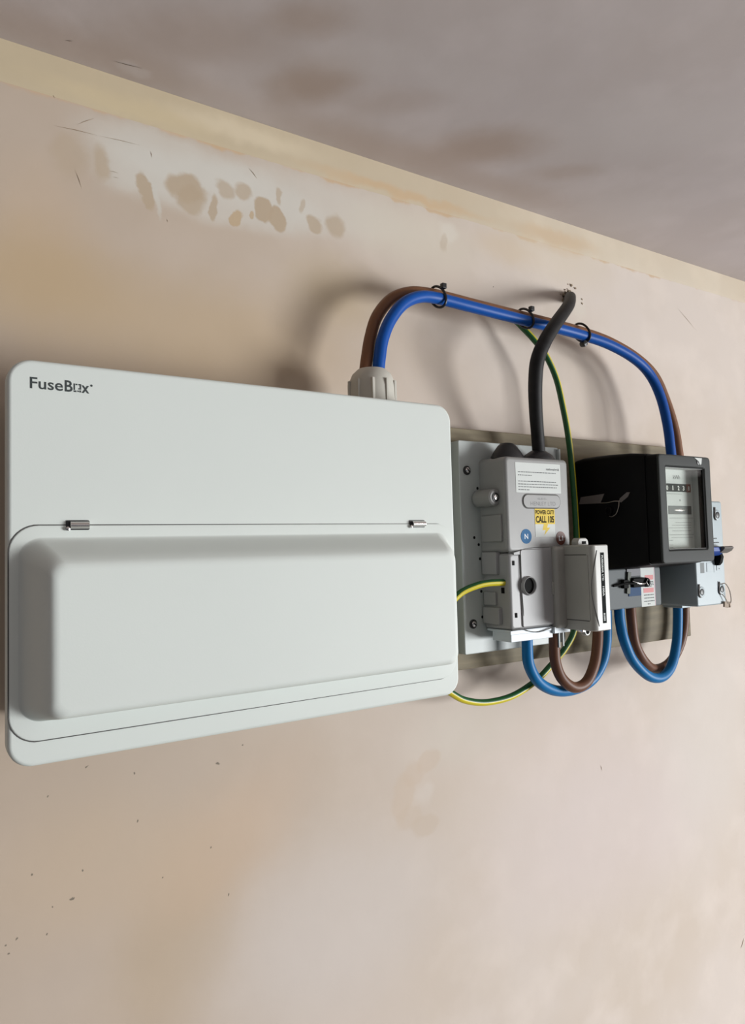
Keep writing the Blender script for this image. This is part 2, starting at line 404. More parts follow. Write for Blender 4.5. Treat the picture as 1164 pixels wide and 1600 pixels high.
for (a, b, w) in [((131, -18), (155, -21), .8), ((97, -23), (102, -25), .7)]:
    A, B = Vector((a[0], a[1])), Vector((b[0], b[1])); n = (B - A).normalized(); s = Vector((-n.y, n.x)) * w / 2; M = (A + B) / 2 + s
    bm.faces.new([bm.verts.new(Vector((p.x / 1000, p.y / 1000, H - .0003))) for p in (A, M - s, B, M + s)])
o = obj('trim_2', bm, mat('ceiling scratch', (.20, .16, .13), .9), smooth=False); o['kind'] = 'structure'
bm = NB(); prev = None
rim = [(659 + (9.5 + random.uniform(-2, 2.5)) * math.cos(2 * math.pi * k / 22), 291 + (8.5 + random.uniform(-2, 2.5)) * math.sin(2 * math.pi * k / 22)) for k in range(22)]
bm.faces.new([bm.verts.new(P3(x, .2, z)) for x, z in rim])
o = obj('trim_4', bm, mat('dark hole edge', (.10, .075, .05), .9), smooth=False); o['kind'] = 'structure'
bm = NB()
for k in range(26):
    a = random.uniform(0, 6.28); q = random.uniform(8, 14 if k < 18 else 24); w = random.uniform(.5, 1.4)
    x, z = 660 + q * math.cos(a), 291 + q * .8 * math.sin(a)
    add_box(bm, x - w, x + w, -.5, random.uniform(.5, 1.8), z - w * .7, z + w * .7, random.uniform(0, 80))
o = obj('trim_5', bm, mat('plaster crumbs', (.36, .29, .21), .9), smooth=False); o['kind'] = 'structure'
# slightly raised jointing band along the top of the wall, tapering to nothing at its lower edge
bm = NB()
prof = [(0, 350), (.35, 351.2), (.9, 354), (1.2, 360), (1.2, 381.9), (0, 381.9)]
A = [bm.verts.new(P3(XL * 1000 + 1, d, z)) for d, z in prof]; B = [bm.verts.new(P3(WX * 1000 - 1, d, z)) for d, z in prof]
for i in range(len(prof) - 1): bm.faces.new((A[i], A[i + 1], B[i + 1], B[i]))
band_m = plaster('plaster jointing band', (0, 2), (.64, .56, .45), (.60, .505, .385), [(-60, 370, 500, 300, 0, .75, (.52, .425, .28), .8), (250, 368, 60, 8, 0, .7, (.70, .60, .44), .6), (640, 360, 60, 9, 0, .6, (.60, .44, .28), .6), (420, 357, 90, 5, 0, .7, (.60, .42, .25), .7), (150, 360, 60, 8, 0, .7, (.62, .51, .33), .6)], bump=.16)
o = obj('trim_3', bm, band_m, origin=Vector((0, 0, 0))); o['kind'] = 'structure'

# ---------------------------------------------------------------- backboards
def wood():
    m = bpy.data.materials.new('grey weathered board'); m.use_nodes = True; N = m.node_tree.nodes; L = m.node_tree.links
    b = N['Principled BSDF']; b.inputs['Roughness'].default_value = .7
    tc = N.new('ShaderNodeTexCoord'); mp = N.new('ShaderNodeMapping'); mp.inputs['Scale'].default_value = (6, 6, 60); L.new(tc.outputs['Object'], mp.inputs[0])
    n = N.new('ShaderNodeTexNoise'); n.inputs['Scale'].default_value = 2; n.inputs['Detail'].default_value = 6; L.new(mp.outputs[0], n.inputs['Vector'])
    r = N.new('ShaderNodeValToRGB'); r.color_ramp.elements[0].color = (.155, .125, .075, 1); r.color_ramp.elements[1].color = (.235, .195, .12, 1)
    r.color_ramp.elements[0].position = .35; r.color_ramp.elements[1].position = .7
    L.new(n.outputs['Fac'], r.inputs[0]); L.new(r.outputs[0], b.inputs['Base Color']); return m
wood_m = wood()
t = obj('wooden_backboard', bx(392, 841, 0, 18, -121.5, 119.5), wood_m, bevel=1)
tag(t, 'long dull brown wooden mounting board behind the cut-out, meter and isolator', 'board')

bb = thing('meter_board', 'white plastic mounting board between wooden board and grey service cut-out', 'board', (527, 18, -105))
o = obj('board_panel', slab(455.5, 597, -105, 105, 2, 18, 30, 1), pvc_white, bb)
bm = ring(rr(457, 595.5, -103.5, 103.5, 2), rr(459, 593.5, -101.5, 101.5, 1.5), 30, 30.5)
for (x, z) in ((465.2, 75.3), (466.8, -75.9), (588, 75.3), (588, -75.9)):
    s = NB(); lathe(s, (x, 30, z), [(4.6, 0), (4.6, .8), (3.8, 1.2), (3.7, .7), (.1, .7)], seg=24)
    so = obj('screw', s, dark_metal, bb)
    s = NB(); lathe(s, (x, 30.6, z), [(3.0, 0), (2.8, 1.5), (2.0, 2.1), (.1, 2.2)], seg=20)
    obj('screw_head', s, chrome, so)
    s = NB(); add_box(s, x - 2.4, x + 2.4, 32.5, 33.1, z - .45, z + .45, 40); obj('slot', s, blackm, so, smooth=False)
bm.free()
for (x, z) in ((472.2, 8.7), (477.7, 1.6), (478.8, -12.4), (478.6, 57.8), (475.7, 53.3), (479, -44.7), (479.3, -70)):
    bm = NB(); lathe(bm, (x, 30.02, z), [(1.5, 0), (1.4, .1), (.1, .12)], seg=14)
    obj('fixing_hole', bm, blackm, bb, smooth=False)
obj('edge_lip', bx(593.5, 596, 30, 34, -88, 103), pvc_white, bb, bevel=.4)

# ---------------------------------------------------------------- consumer unit
cu = thing('consumer_unit', 'large white metal consumer unit with a raised flap door, left of the meter boards', 'consumer unit', (220, 0, -122))
obj('back_box', slab(72, 368, -112, 112, 5, 0, 90, 1), white_metal, cu)
obj('front_cover', slab(50.2, 389.6, -122.6, 120.3, 14, 89, 100, 2.6, 12), white_metal, cu)
# door: an outline that lofts into the raised bulge
D0 = (51.2, 386.5, -107.8, 19.4)                         # X0 X1 Z0 Z1 of the flap
def sect(l, r_, b, tp, rad): return rr(D0[0] + l, D0[1] - r_, D0[2] + b, D0[3] - tp, rad, 10)
prof = [(0, 0), (.04, .008), (.10, .045), (.20, .14), (.33, .30), (.46, .47), (.57, .61), (.66, .72), (.74, .80), (.81, .865), (.88, .92), (.95, .958), (1.03, .983), (1.12, .996), (1.22, 1)]
secs = [(sect(0, 0, 0, 0, 16), 99.4), (sect(0, 0, 0, 0, 16), 100.25), (sect(.6, .6, .6, .6, 15.5), 100.6)]
for f, h in prof:
    # bottom edge of the bulge is steeper than top and sides
    fb = f * .75 if f < .8 else .6 + (f - .8) * 2.0
    secs.append((sect(4.5 + 16 * f, 3.5 + 14.5 * f, 11 + 6.5 * fb, 7 + 17 * f, (13 - 5 * f)), 100.6 + 24.2 * h))
bm = NB(); loft(bm, secs)
door = obj('flap_door', bm, white_metal, cu)
ol = rr(D0[0] - .4, D0[1] + .4, D0[2] - .4, D0[3] + .4, 16.4, 10)      # gap closes to nothing along the right-hand edge
bm = NB(); tube(bm, [(x, 100.0, z) for x, z in ol[9:35]], lambda t: .45 * min(1, t * 8 + .1, (1 - t) * 8 + .1), seg=6, smooth_path=False)
plabel(obj('door_seam', bm, seam_dark, cu), 'thin dark gap round the flap')
for (x0, x1) in ((84.5, 95.8), (344.2, 357.2)):
    bm = NB(); lathe(bm, (x0, 101.6, 19.6), [(1.8, 0), (2.2, .3), (2.2, x1 - x0 - .3), (1.8, x1 - x0)], axis='X', seg=20)
    hg = obj('hinge', bm, chrome, cu)
    obj('hinge_recess', slab(x0 - 2.0, x1 + .4, 16.6, 22.6, 1, 100.0, 100.75, .2), dark_metal, hg)
    bm = NB(); lathe(bm, (x0 - 1.2, 101.6, 17.4), [(.9, -1.0), (1.3, 0), (1.3, .9), (.5, 1.3)], seg=14)
    obj('hinge_pin', bm, chrome, hg)
# logo
lg = txt('Fuse', 62.6, 102.6, 100.12, 6.9, width=18.6, bold=.012)
b2 = txt('B', 82.2, 102.6, 100.12, 6.9, width=4.6, bold=.02)
b4 = txt('x', 92.0, 102.6, 100.12, 6.9, width=4.6, bold=.02)
b5 = NB()
for (x0, x1, z0, z1) in ((87.3, 88.2, 103.9, 107.9), (87.3, 89.0, 102.6, 103.6), (89.5, 90.4, 102.8, 103.7), (88.5, 89.6, 107.0, 107.9), (90.2, 90.88, 107.0, 107.9), (90.9, 91.8, 104.4, 107.9), (90.1, 90.88, 104.4, 105.2), (90.7, 91.7, 102.6, 103.9)):
    vs = [b5.verts.new(P3(a, 100.12, b)) for a, b in ((x0, z0), (x1, z0), (x1, z1), (x0, z1))]; b5.faces.new(vs)
lathe(b5, (97.9, 100.05, 107.6), [(.75, 0), (.75, .06), (.05, .07)], seg=12)
obj('logo_lettering', merge(lg, b2, b4, b5), logo_grey, cu, smooth=False)
# cable gland on the top of the box
bm = NB(); lathe(bm, (342.5, 50, 112), [(21, 0), (21, 10), (20.6, 28), (19.6, 35), (17.2, 40.5), (13.5, 44.0), (12.4, 45.0), (11.6, 44.4), (.1, 44)], axis='Z', seg=36)
gl = obj('cable_gland', bm, gland_white, cu)
bm = NB()
for k in range(10):
    a = 2 * math.pi * (k + .35) / 10; c_, s_ = math.cos(a), math.sin(a)
    add_box(bm, 342.5 + 20.6 * c_ - 1.3, 342.5 + 20.6 * c_ + 1.3, 50 + 20.6 * s_ - 1.3, 50 + 20.6 * s_ + 1.3, 113, 146)
obj('grip_rib', bm, gland_white, gl, bevel=.5)

# ---------------------------------------------------------------- meter tails, earth and supply cable
blue = [(350.6, 49, 156), (350.8, 49, 160), (351.8, 49.5, 168.6), (355.4, 50, 186.4), (364.4, 50, 205.2), (379.1, 50, 222.3), (399.2, 48, 232.9), (422.8, 45, 236.7), (460.2, 45, 235.6), (502.4, 45, 234.2), (538.3, 45, 233.0), (585.9, 45, 231.8), (624.3, 45, 230.0), (665.4, 48, 224.6), (707.2, 50, 212.9), (735.7, 50, 197.3), (751.7, 52, 171.7), (759.7, 54, 137.4), (762.9, 55, 101.4), (768, 55, 70), (778, 54, 46)]
brown = [(342.0, 41.2, 156), (342.2, 41.0, 160), (344.6, 40.7, 172.1), (350.2, 38.1, 190.6), (358.8, 37.1, 211.3), (376.4, 35.1, 230.9), (397.2, 35.1, 240.8), (418.6, 35.1, 243.8), (443.8, 35.1, 243.8), (480.9, 35.1, 242.6), (520.3, 35.1, 241.6), (557.2, 35.1, 240.8), (601.3, 35.1, 239.6), (642.8, 35.1, 237.6), (684.1, 36.6, 232.0), (727.1, 38.1, 219.6), (755.7, 41.7, 200.3), (773.1, 43.7, 171.3), (785.3, 45.7, 136.6), (790.2, 46.7, 103.8), (795, 47.7, 70), (800, 49.7, 46)]
bm = tube(NB(), blue, 5.6, seg=20); tag(obj('cable', bm, blue_ins), 'bright blue insulated cable arching from the white unit over to the meter', 'cable', )
bm = tube(NB(), brown, 5.6, seg=20); tag(obj('cable', bm, brown_ins), 'brown insulated cable arching behind the bright blue one, white unit to meter', 'cable')
black = [(664, -8, 292), (660, 0, 291), (640, 18, 283), (604, 46, 259), (561, 66, 227), (538.5, 71, 204), (527.5, 70.5, 183.4), (528, 66, 161.5), (534, 59.5, 136.9), (543.1, 52, 112.2), (545.9, 50, 94), (546, 50, 84)]
bm = tube(NB(), black, lambda t: 6.9 - .3 * math.sin(t * 9), seg=20)
tag(obj('supply_cable', bm, black_ins), 'thick black supply cable coming from the wall hole down into the grey cut-out', 'cable')
earthA = [(532, 25, 244), (544, 26, 239), (553, 28, 231.5), (564, 31, 221), (578.6, 34, 205), (594.0, 34, 180.4), (601.1, 36, 146.8), (604.5, 38, 118.8), (607.9, 38, 90.8), (610.5, 38, 48.7), (611.6, 38, -.3), (610.7, 38, -49), (602.2, 38.5, -89.7), (588.1, 37, -110.3), (568.4, 34, -126.8), (545, 34, -140.3), (511.9, 34, -151), (477.6, 34, -152.6), (449.4, 36, -146.6), (430.3, 38, -136.9), (408, 40, -122), (385, 45, -104), (372, 50, -96)]
bm = tube(NB(), earthA, 3.3, seg=16, stripe=(215, 150))
tag(obj('earth_cable', bm, [green_ins, yellow_ins]), 'green and yellow striped cable dropping from the cable run and looping under the cut-out', 'cable')
earthB = [(371, 45, -75), (400, 45, -68), (416.3, 46, -57.5), (426.4, 48, -50.5), (437.5, 50, -42.4), (453.2, 53, -37.1), (466.8, 55, -35.3), (484, 57, -35.5)]
bm = tube(NB(), earthB, 3.3, seg=16, stripe=(-20, 150))
tag(obj('earth_cable', bm, [green_ins, yellow_ins]), 'short green and yellow striped cable from the white unit into the cut-out side', 'cable')
L1b = [(519.9, 50, -70), (519.9, 50, -84.8), (519.1, 50, -100.5), (520.8, 50, -119.6), (534.4, 49, -137.9), (561, 46, -150.2), (594.2, 42, -153.7), (621.9, 42, -147), (639.7, 42, -130.4), (647.4, 42, -110.3), (650, 42, -86), (650, 42, -70)]
bm = tube(NB(), L1b, 5.6, seg=20); tag(obj('cable', bm, blue_loop), 'blue cable hanging in a loop from the cut-out, behind the brown loop beside it', 'cable')
L1n = [(553.1, 55, -70), (553.1, 55, -84.1), (552.2, 55, -100.2), (553, 55, -119.6), (560.2, 56, -136.4), (576.5, 57, -147.3), (595.2, 57, -144.4), (609.4, 56, -128.9), (618.1, 54, -109.8), (623.2, 52, -88), (624, 52, -70)]
bm = tube(NB(), L1n, 5.6, seg=20); tag(obj('cable', bm, brown_loop), 'brown cable hanging in a loop below the cut-out fuse carrier', 'cable')
L2b = [(662.8, 49, -72.5), (662.5, 50, -88), (665.1, 52, -107.5), (678.9, 52, -131.4), (704.6, 52, -151.3), (730.3, 51, -155.9), (752.2, 49, -145.4), (768.5, 46, -121.2), (774.5, 45, -95.3), (776.4, 45, -68)]
bm = tube(NB(), L2b, 5.6, seg=20); tag(obj('cable', bm, blue_loop), 'blue cable looping from under the meter across to the isolator', 'cable')
L2n = [(688, 45, -72.5), (687.6, 46, -88.6), (691.5, 46, -114), (707.2, 45, -135.4), (734.8, 38.5, -148.6), (767.7, 34, -147), (791, 33, -131), (803, 33.5, -106), (807, 34, -68)]
bm = tube(NB(), L2n, 5.6, seg=20); tag(obj('cable', bm, brown_loop), 'dark brown cable looping behind the blue one from meter to isolator', 'cable')
# cable ties
for i, (x, z, knot, lab) in enumerate([(426, 240.0, False, 'black cable tie on the bend nearest the white unit'), (542, 237.0, False, 'black cable tie just left of the thick black cable'), (629, 234.4, True, 'black cable tie with a knotted tail right of the thick black cable')]):
    t = thing('cable_tie', lab, 'cable tie', (x, 41, z - 12), group='ties round the meter tails')
    bm = NB(); pts = []
    for k in range(29):
        a = 2 * math.pi * k / 28; pts.append((x + 1.5 * math.cos(a) + 1.0, 41 + 10.6 * math.cos(a + .5), z + 11.6 * math.sin(a)))
    tube(bm, pts, 1.25, seg=8, smooth_path=False, cap=False); obj('strap', bm, tie_black, t)
    if knot:
        bm = NB(); lathe(bm, (x - 5, 48, z - 15), [(.5, -4), (3.2, -3), (3.8, 0), (3.2, 3), (.5, 4)], seg=10)
        obj('head', bm, tie_black, t)
    else:
        obj('head', bx(x - 3.5, x + 1.5, 50, 54.5, z + 4, z + 9), tie_black, t, bevel=.6)

# ---------------------------------------------------------------- service cut-out
ct = thing('service_cutout', 'grey electricity cut-out with stickers on the white board, left of the black meter', 'cut-out', (527, 30, -85))
F = 66
def tap(X0, X1, Z0, Z1, r, d0, d1, dr, e=3):
    """moulded block: draft dr from back to front, front edge rounded"""
    bm = NB(); s = [(rr(X0 - dr, X1 + dr, Z0 - dr, Z1 + dr * .5, r, 6), d0)]
    for k in range(6):
        a = math.pi / 2 * k / 5; i = e * (1 - math.cos(a)); s.append((rr(X0 + i, X1 - i, Z0 + i, Z1 - i, max(r - i * .6, .5), 6), d1 - e + e * math.sin(a)))
    loft(bm, s); return bm
up = obj('upper_body', tap(482.5, 570.5, -6.6, 86.2, 5, 30, F, 1.2, 3.5), grey_pl, ct)
lo = obj('lower_cover', tap(483.8, 558, -81, -7.4, 4, 30, F - .6, .6, 3), grey_lo, ct)
# stepped recess on the left flank and screw boss
obj('flank_recess', bx(479.6, 484, 33, 60, 4, 30), grey_pl, ct, bevel=.8)
bm = NB(); lathe(bm, (478, 42, 47), [(8.5, -10), (8.5, 10), (8.0, 13), (6.5, 14.2), (.1, 14.2)], seg=28)
bo = obj('screw_boss', bm, grey_pl, ct)
bm = NB(); lathe(bm, (478, 56, 47), [(4.4, 0), (4.4, .7), (3.2, .9), (.1, .4)], seg=20); obj('boss_screw_ring', bm, dark_metal, bo)
bm = NB(); lathe(bm, (478, 56.5, 47), [(2.8, 0), (2.6, .8), (.1, 1.2)], seg=18); obj('boss_screw', bm, chrome, bo)
# lower left wing blocks and slot
w = NB(); add_box(w, 479.5, 486, 31, 52, -28, -6); add_box(w, 480.5, 486, 31, 48, -58, -45); add_box(w, 478.8, 486, 31, 54, -76, -60)
obj('side_wing', w, grey_lo, ct, bevel=1)
obj('side_slot', bx(483.2, 484.2, 54, 58, -46, -40.5), blackm, ct, smooth=False)
# seam between upper and lower with a wavy line
sm = NB()
pts = [(483, -7.0), (490, -6.7), (498, -5.4), (507, -3.5), (520, -2.8), (541, -2.7), (560, -1.6)]
tube(sm, [(x, F + .1, z) for x, z in pts], .32, seg=6)
obj('body_seam', sm, seam_dark, ct)
# lower cover rises into the upper one on the right of the wave
bm = NB(); top = [(490, -7.2)] + pts[2:]; ol = top + [(560, -9), (490, -9)]
A = [bm.verts.new(P3(x, F - 3, z)) for x, z in ol]; B = [bm.verts.new(P3(x, F + .12, z)) for x, z in ol]; bm.faces.new(A); bm.faces.new(B)
for i in range(len(ol)): bm.faces.new((A[i], A[(i + 1) % len(ol)], B[(i + 1) % len(ol)], B[i]))
obj('cover_shoulder', bm, grey_lo, ct, smooth=False)
# central raised panel of the lower cover
obj('centre_panel', slab(498, 541, -79, -4.2, (2, 3, 2, 2), F - 2, F + .9, .7), grey_lo, ct)
sm = NB(); tube(sm, [(498.2, F + 1.0, -10), (497.6, F + 1.0, -30), (499.2, F + 1.0, -68)], .25, seg=6); obj('panel_groove', sm, seam_dark, ct)
# round socket
bm = NB(); cx, cz = 506.5, -39.5
R0 = [(9.6, 0), (9.1, 1.2), (8.9, 2.8), (8.4, 3.4), (7.9, 3.1), (7.8, 2.4), (7.8, -.1)]
rings = []
for q, h in R0:
    rings.append([bm.verts.new(P3(cx + q * math.cos(2 * math.pi * k / 40), F + .8 + h, cz + q * math.sin(2 * math.pi * k / 40))) for k in range(40)])
for a, b in zip(rings, rings[1:]):
    for k in range(40): bm.faces.new((a[k], a[(k + 1) % 40], b[(k + 1) % 40], b[k]))
sk = obj('round_socket', bm, grey_lo, ct)
bm = NB(); lathe(bm, (cx, F + .95, cz), [(7.8, 0), (.1, .02)], seg=32); obj('socket_hole', bm, blackm, sk)
for (x, z) in ((489.4, -17), (490.6, -67)):
    obj('clip_slot', bx(x - 1.1, x + 1.1, F - 1, F + .12, z - 2.2, z + 2.2), blackm, ct, smooth=False)
bm = bx(539, 543, F - 1, F + 2.2, -50, -37); obj('hinge_lug', bm, carrier_pl, ct, bevel=.8)
# bottom terminal tray
tr = NB(); add_box(tr, 484, 562, 31, F - 1.5, -83.6, -81.2); add_box(tr, 540, 562.5, F - 4, F + 1.5, -88.5, -82.0)
add_box(tr, 484.5, 541, 38, F - 2, -92.5, -81.4); add_box(tr, 483, 562, F - 3, F - 1, -85.5, -81.4)
tray = obj('terminal_tray', tr, tray_pl, ct, bevel=.5)
sm = NB(); tube(sm, [(483, F + .3, -81.0), (496, F + .3, -80.4), (506, F + .3, -83.2), (518, F + .3, -85.2), (530, F + .3, -83.8), (541, F + .3, -81.4)], .45, seg=6)
obj('tray_edge_line', sm, seam_dark, tray)
for x, z1 in ((551.8, -104), (557.6, -103)):
    obj('tray_leg', bx(x, x + 1.6, F - 6, F - 4, z1, -84), pvc_white, tray, bevel=.3)
# stickers
st = obj('information_sticker', bx(496, 558.6, F + .02, F + .22, 51.2, 80.8), paper, ct, smooth=False)
plabel(st, 'white sticker of small print')
t1 = txt('nationalgrid', 538, 74.3, F + .3, 2.2, width=18.5, bold=.02)
t2 = bars([(499, 552, 71.5), (499, 518, 68.4), (499, 552, 62.4), (499, 554.5, 59.6), (499, 552.5, 56.9), (499, 514, 54.1)], F + .3, .75)
obj('sticker_print', merge(t1, t2), ink, st, smooth=False)
pl = obj('oval_badge', slab(504.6, 556.5, 36.4, 49.4, 6.3, F - .5, F + .9, .6), grey_pl, ct)
obj('badge_edge', ring(rr(503.2, 557.2, 35.5, 50.3, 7.2), rr(504.6, 556.5, 36.4, 49.4, 6.3), F - .1, F + .12), seam_dark, pl)
bt = merge(txt('G.E.C.', 524, 44.6, F + .95, 1.7, width=13, bold=.02), txt('HENLEY LTD', 514, 38.6, F + .95, 4.0, width=35))
obj('badge_lettering', bt, mat('badge ink', (.17, .17, .17), .6), pl, smooth=False)
ps = obj('power_cut_sticker', bx(520, 548, F + .02, F + .22, 7.6, 35.6), paper, ct, smooth=False)
plabel(ps, 'yellow and white power cut sticker')
yb = obj('yellow_panel', bx(520, 548, F + .2, F + .27, 20.2, 35.6), yellow_p, ps, smooth=False)
obj('sticker_words', merge(txt('POWER CUT?', 521, 30.2, F + .33, 3.9, width=26, bold=.03), txt('CALL 105', 521.2, 22.0, F + .33, 6.2, width=25.6, bold=.035)), blackm, ps, smooth=False)
bm = NB(); vs = [bm.verts.new(P3(x, F + .3, z)) for x, z in ((532, 20.3), (538, 20.3), (536.6, 16.8), (541, 16.8), (532.2, 9.2), (534.4, 14.2), (530, 14.2))]; bm.faces.new(vs)
obj('lightning_bolt', bm, yellow_p, ps, smooth=False)
bm = NB(); lathe(bm, (507.3, F + .02, 8.4), [(7.2, 0), (7.2, .2), (.1, .21)], seg=40); dn = obj('neutral_disc', bm, blue_p, ct, smooth=False)
obj('neutral_letter', txt('N', 507.3, 5.9, F + .3, 5.0, width=4.8, align='CENTER', bold=.01), mat('white print', (.8, .85, .88), .5), dn, smooth=False)
bm = NB(); lathe(bm, (555.6, F + .12, 6.0), [(6.8, 0), (6.8, .2), (.1, .21)], seg=40); dl = obj('line_disc', bm, brown_p, ct, smooth=False)
obj('line_letter', txt('L1', 555.6, 3.6, F + .4, 4.8, width=6.0, align='CENTER', bold=.01), mat('white print', (.8, .85, .88), .5), dl, smooth=False)
# black grommets on top
for x in (502.6, 546):
    bm = NB(); lathe(bm, (x, 49, 84), [(19, 0), (19, 3.5), (15.5, 9), (11, 14.5), (7.5, 17.5), (6.4, 17.8), (.1, 17)] if x < 520 else [(19, 0), (19, 4), (16, 8), (10, 11.5), (7.2, 12.8), (.1, 12)], axis='Z', seg=36)
    for v in bm.verts: v.co.y = (v.co.y + .049) * .72 - .049
    obj('cable_grommet', bm, tie_black, ct)

# fuse carrier plugged in the right side
fc = thing('fuse_carrier', 'pale grey fuse carrier with a black printed strip, plugged into the cut-out right side', 'fuse carrier', (566, 66, -84))
bm = NB()
FX0, FX1 = 553.8, 577.8
# cross-section in X-d with rounded front-left corner, extruded in Z
sec = [(FX0, 58), (FX0, 97)] + [(FX0 + 6 - 6 * math.cos(math.pi / 2 * k / 6), 100 + 6 * math.sin(math.pi / 2 * k / 6)) for k in range(7)] + [(FX1 - .8, 106), (FX1, 105.2), (FX1, 58)]
lv = []
for (z, i) in ((-84.8, .8), (-84.0, 0), (-2.6, 0), (-1.6, .8)):
    lv.append([bm.verts.new(P3(x + (i if x < 565 else -i), d - (i if d > 70 else 0), z)) for x, d in sec])
for a, b in zip(lv, lv[1:]):
    for k in range(len(sec)): bm.faces.new((a[k], a[(k + 1) % len(sec)], b[(k + 1) % len(sec)], b[k]))
bm.faces.new(lv[0]); bm.faces.new(lv[-1])
obj('carrier_body', bm, carrier_pl, fc)
# base of the carrier next to the cover
obj('carrier_base', tap(540.5, 574, -83.5, -2.2, 4, 52, 72, .5, 4), carrier_pl, fc)
# raised grip panel on the flank, with grooves
obj('flank_panel', bx(FX0 - .55, FX0 + 2, 70, 101, -74.5, -11.5), carrier_pl, fc, bevel=.25)
sm = NB(); tube(sm, [(FX0 - .25, 69.6, -10), (FX0 - .35, 69.6, -40), (FX0 - .25, 69.6, -75)], .45, seg=6)
tube(sm, [(FX0 - .2, 70, -11), (FX0 - .2, 99, -11)], .4, seg=6); tube(sm, [(FX0 - .2, 70, -75), (FX0 - .2, 100, -75)], .45, seg=6)
arc = []
for k in range(13):
    t_ = k / 12; z = -7 - 73 * t_; x = 561.2 - 6.6 * math.sin(math.pi * (t_ * .93 + .02)) ; 
    dx = max(0.0, FX0 + 6 - x); dd = 100 + math.sqrt(max(0, 36 - dx * dx)) if x > FX0 else 98
    arc.append((max(x, FX0), dd + .12, z))
tube(sm, arc, .4, seg=6)
obj('grip_groove', sm, seam_dark, fc)
lb = obj('printed_strip', bx(565.6, 571.2, 105.9, 106.12, -77.6, -9.2), mat('charcoal label', (.022, .024, .024), .9, spec=.05), fc, smooth=False)
plabel(lb, 'narrow black strip with white lettering')
obj('strip_lettering', merge(txt('FUSEGEAR', 567.2, -12, 106.2, 2.3, width=17, rot=-90, bold=.028), txt('LTD', 567.2, -30.5, 106.2, 2.1, width=6, rot=-90, bold=.028), txt('100A', 567.2, -42, 106.2, 2.3, width=9.5, rot=-90, bold=.028), txt('BS88', 567.2, -68, 106.2, 2.3, width=7.5, rot=-90, bold=.028)), paper, fc, smooth=False)
WLs = WL
# ears
e1 = obj('seal_lug', slab(560, 576, -6, 5.6, (5, 5, .5, .5), 76, 84, 1), carrier_pl, fc)
obj('lug_hole', bx(566, 572, 83.8, 84.25, -.5, 2.3), blackm, e1, smooth=False)
bm = NB(); lathe(bm, (568, 80, -87.2), [(4.6, 0), (4.6, 4), (3.8, 5), (2.8, 5.0), (2.6, 3.5), (.1, 3.5)], seg=24); e2 = obj('seal_lug', bm, carrier_pl, fc)
bm = NB(); lathe(bm, (568, 83.6, -87.2), [(2.6, 0), (.1, .1)], seg=20); obj('lug_hole', bm, blackm, e2)
bm = NB(); lathe(bm, (562, 80, -85.6), [(1.6, -3), (2.2, 0), (2.2, 5), (1.6, 6)], seg=14); obj('seal_screw', bm, chrome, fc)

# ---------------------------------------------------------------- meter
mt = thing('electricity_meter', 'black box electricity meter with glass window and counter dial, on the wooden board', 'meter', (690, 18, -74))
def msec(X0, X1, Z0, Z1, d, r=4): return (rr(X0, X1, Z0, Z1, r, 6), d)
bm = NB()
loft(bm, [msec(634, 748, -28, 90, 20, 6), msec(631, 750, -31.5, 93.5, 22, 6), msec(631.5, 749, -31.2, 94.9, 33, 5), msec(634, 746, -29.8, 95.4, 50, 5), msec(636.5, 744, -28.8, 95.2, 64, 5), msec(640, 741, -26.6, 94.0, 88, 4), msec(643.5, 737.5, -24, 91.8, 104, 4)])
obj('meter_case', bm, bake, mt)
# bezel frame
outO = rr(645, 736.2, -22.8, 90.2, 4.5, 8); outI = rr(656, 724.5, -9.6, 77.8, 1.2, 8)
bm = NB(); n = len(outO)
def rng(o, d): return [bm.verts.new(P3(x, d, z)) for x, z in o]
def inset(o, i, c=(690.6, 33.7)):
    return [(x - i * (1 if x > c[0] else -1), z - i * (1 if z > c[1] else -1)) for x, z in o]
seq = [rng(rr(644.4, 736.8, -23.4, 90.8, 4.5, 8), 103), rng(outO, 117.5), rng(rr(645.5, 735.7, -22.3, 89.7, 4.2, 8), 119.3), rng(rr(647, 734.2, -20.8, 88.2, 3.6, 8), 120), rng(rr(655, 725.5, -10.6, 78.8, 1.6, 8), 119.6), rng(outI, 118.6), rng(outI, 104.2)]
for i_, (a, b) in enumerate(zip(seq, seq[1:])):
    for k in range(n): bm.faces.new((a[k], a[(k + 1) % n], b[(k + 1) % n], b[k])).material_index = 1 if i_ == 0 else 0
bz = obj('window_bezel', bm, [bezel_m, bake], mt)
bm = ring(rr(656.1, 724.4, -9.5, 77.7, 1.2, 8), rr(657.6, 723.4, -8.3, 76.6, 1.2, 8), 104.2, 118.4); obj('window_lining', bm, mat('pale lining', (.42, .43, .42), .6), bz)
bm = ring(rr(656.1, 724.4, -9.5, 77.7, 1.2, 8), rr(657.3, 723.0, -8.5, 76.8, 1.2, 8), 112.5, 118.5); obj('window_gasket', bm, blackm, bz)
# bright chip and screw on the bezel top
bm = NB(); lathe(bm, (714, 119.5, 84.5), [(3.4, 0), (3.4, .8), (2.6, 1.1), (.1, .9)], seg=20); bs_ = obj('bezel_screw', bm, dark_metal, bz)
bm = NB(); vs = [bm.verts.new(P3(x, 120.35, z)) for x, z in ((706, 88.4), (719.5, 88.4), (718.2, 82.0), (716.2, 80.8), (713.6, 84.6))]; bm.faces.new(vs)
f = bmesh.ops.extrude_face_region(bm, geom=bm.faces[:]); bmesh.ops.translate(bm, verts=[v for v in f['geom'] if isinstance(v, bmesh.types.BMVert)], vec=(0, -.0003, 0))
plabel(obj('bright_tab', bm, paper, bz, smooth=False), 'small bright chip on the bezel')
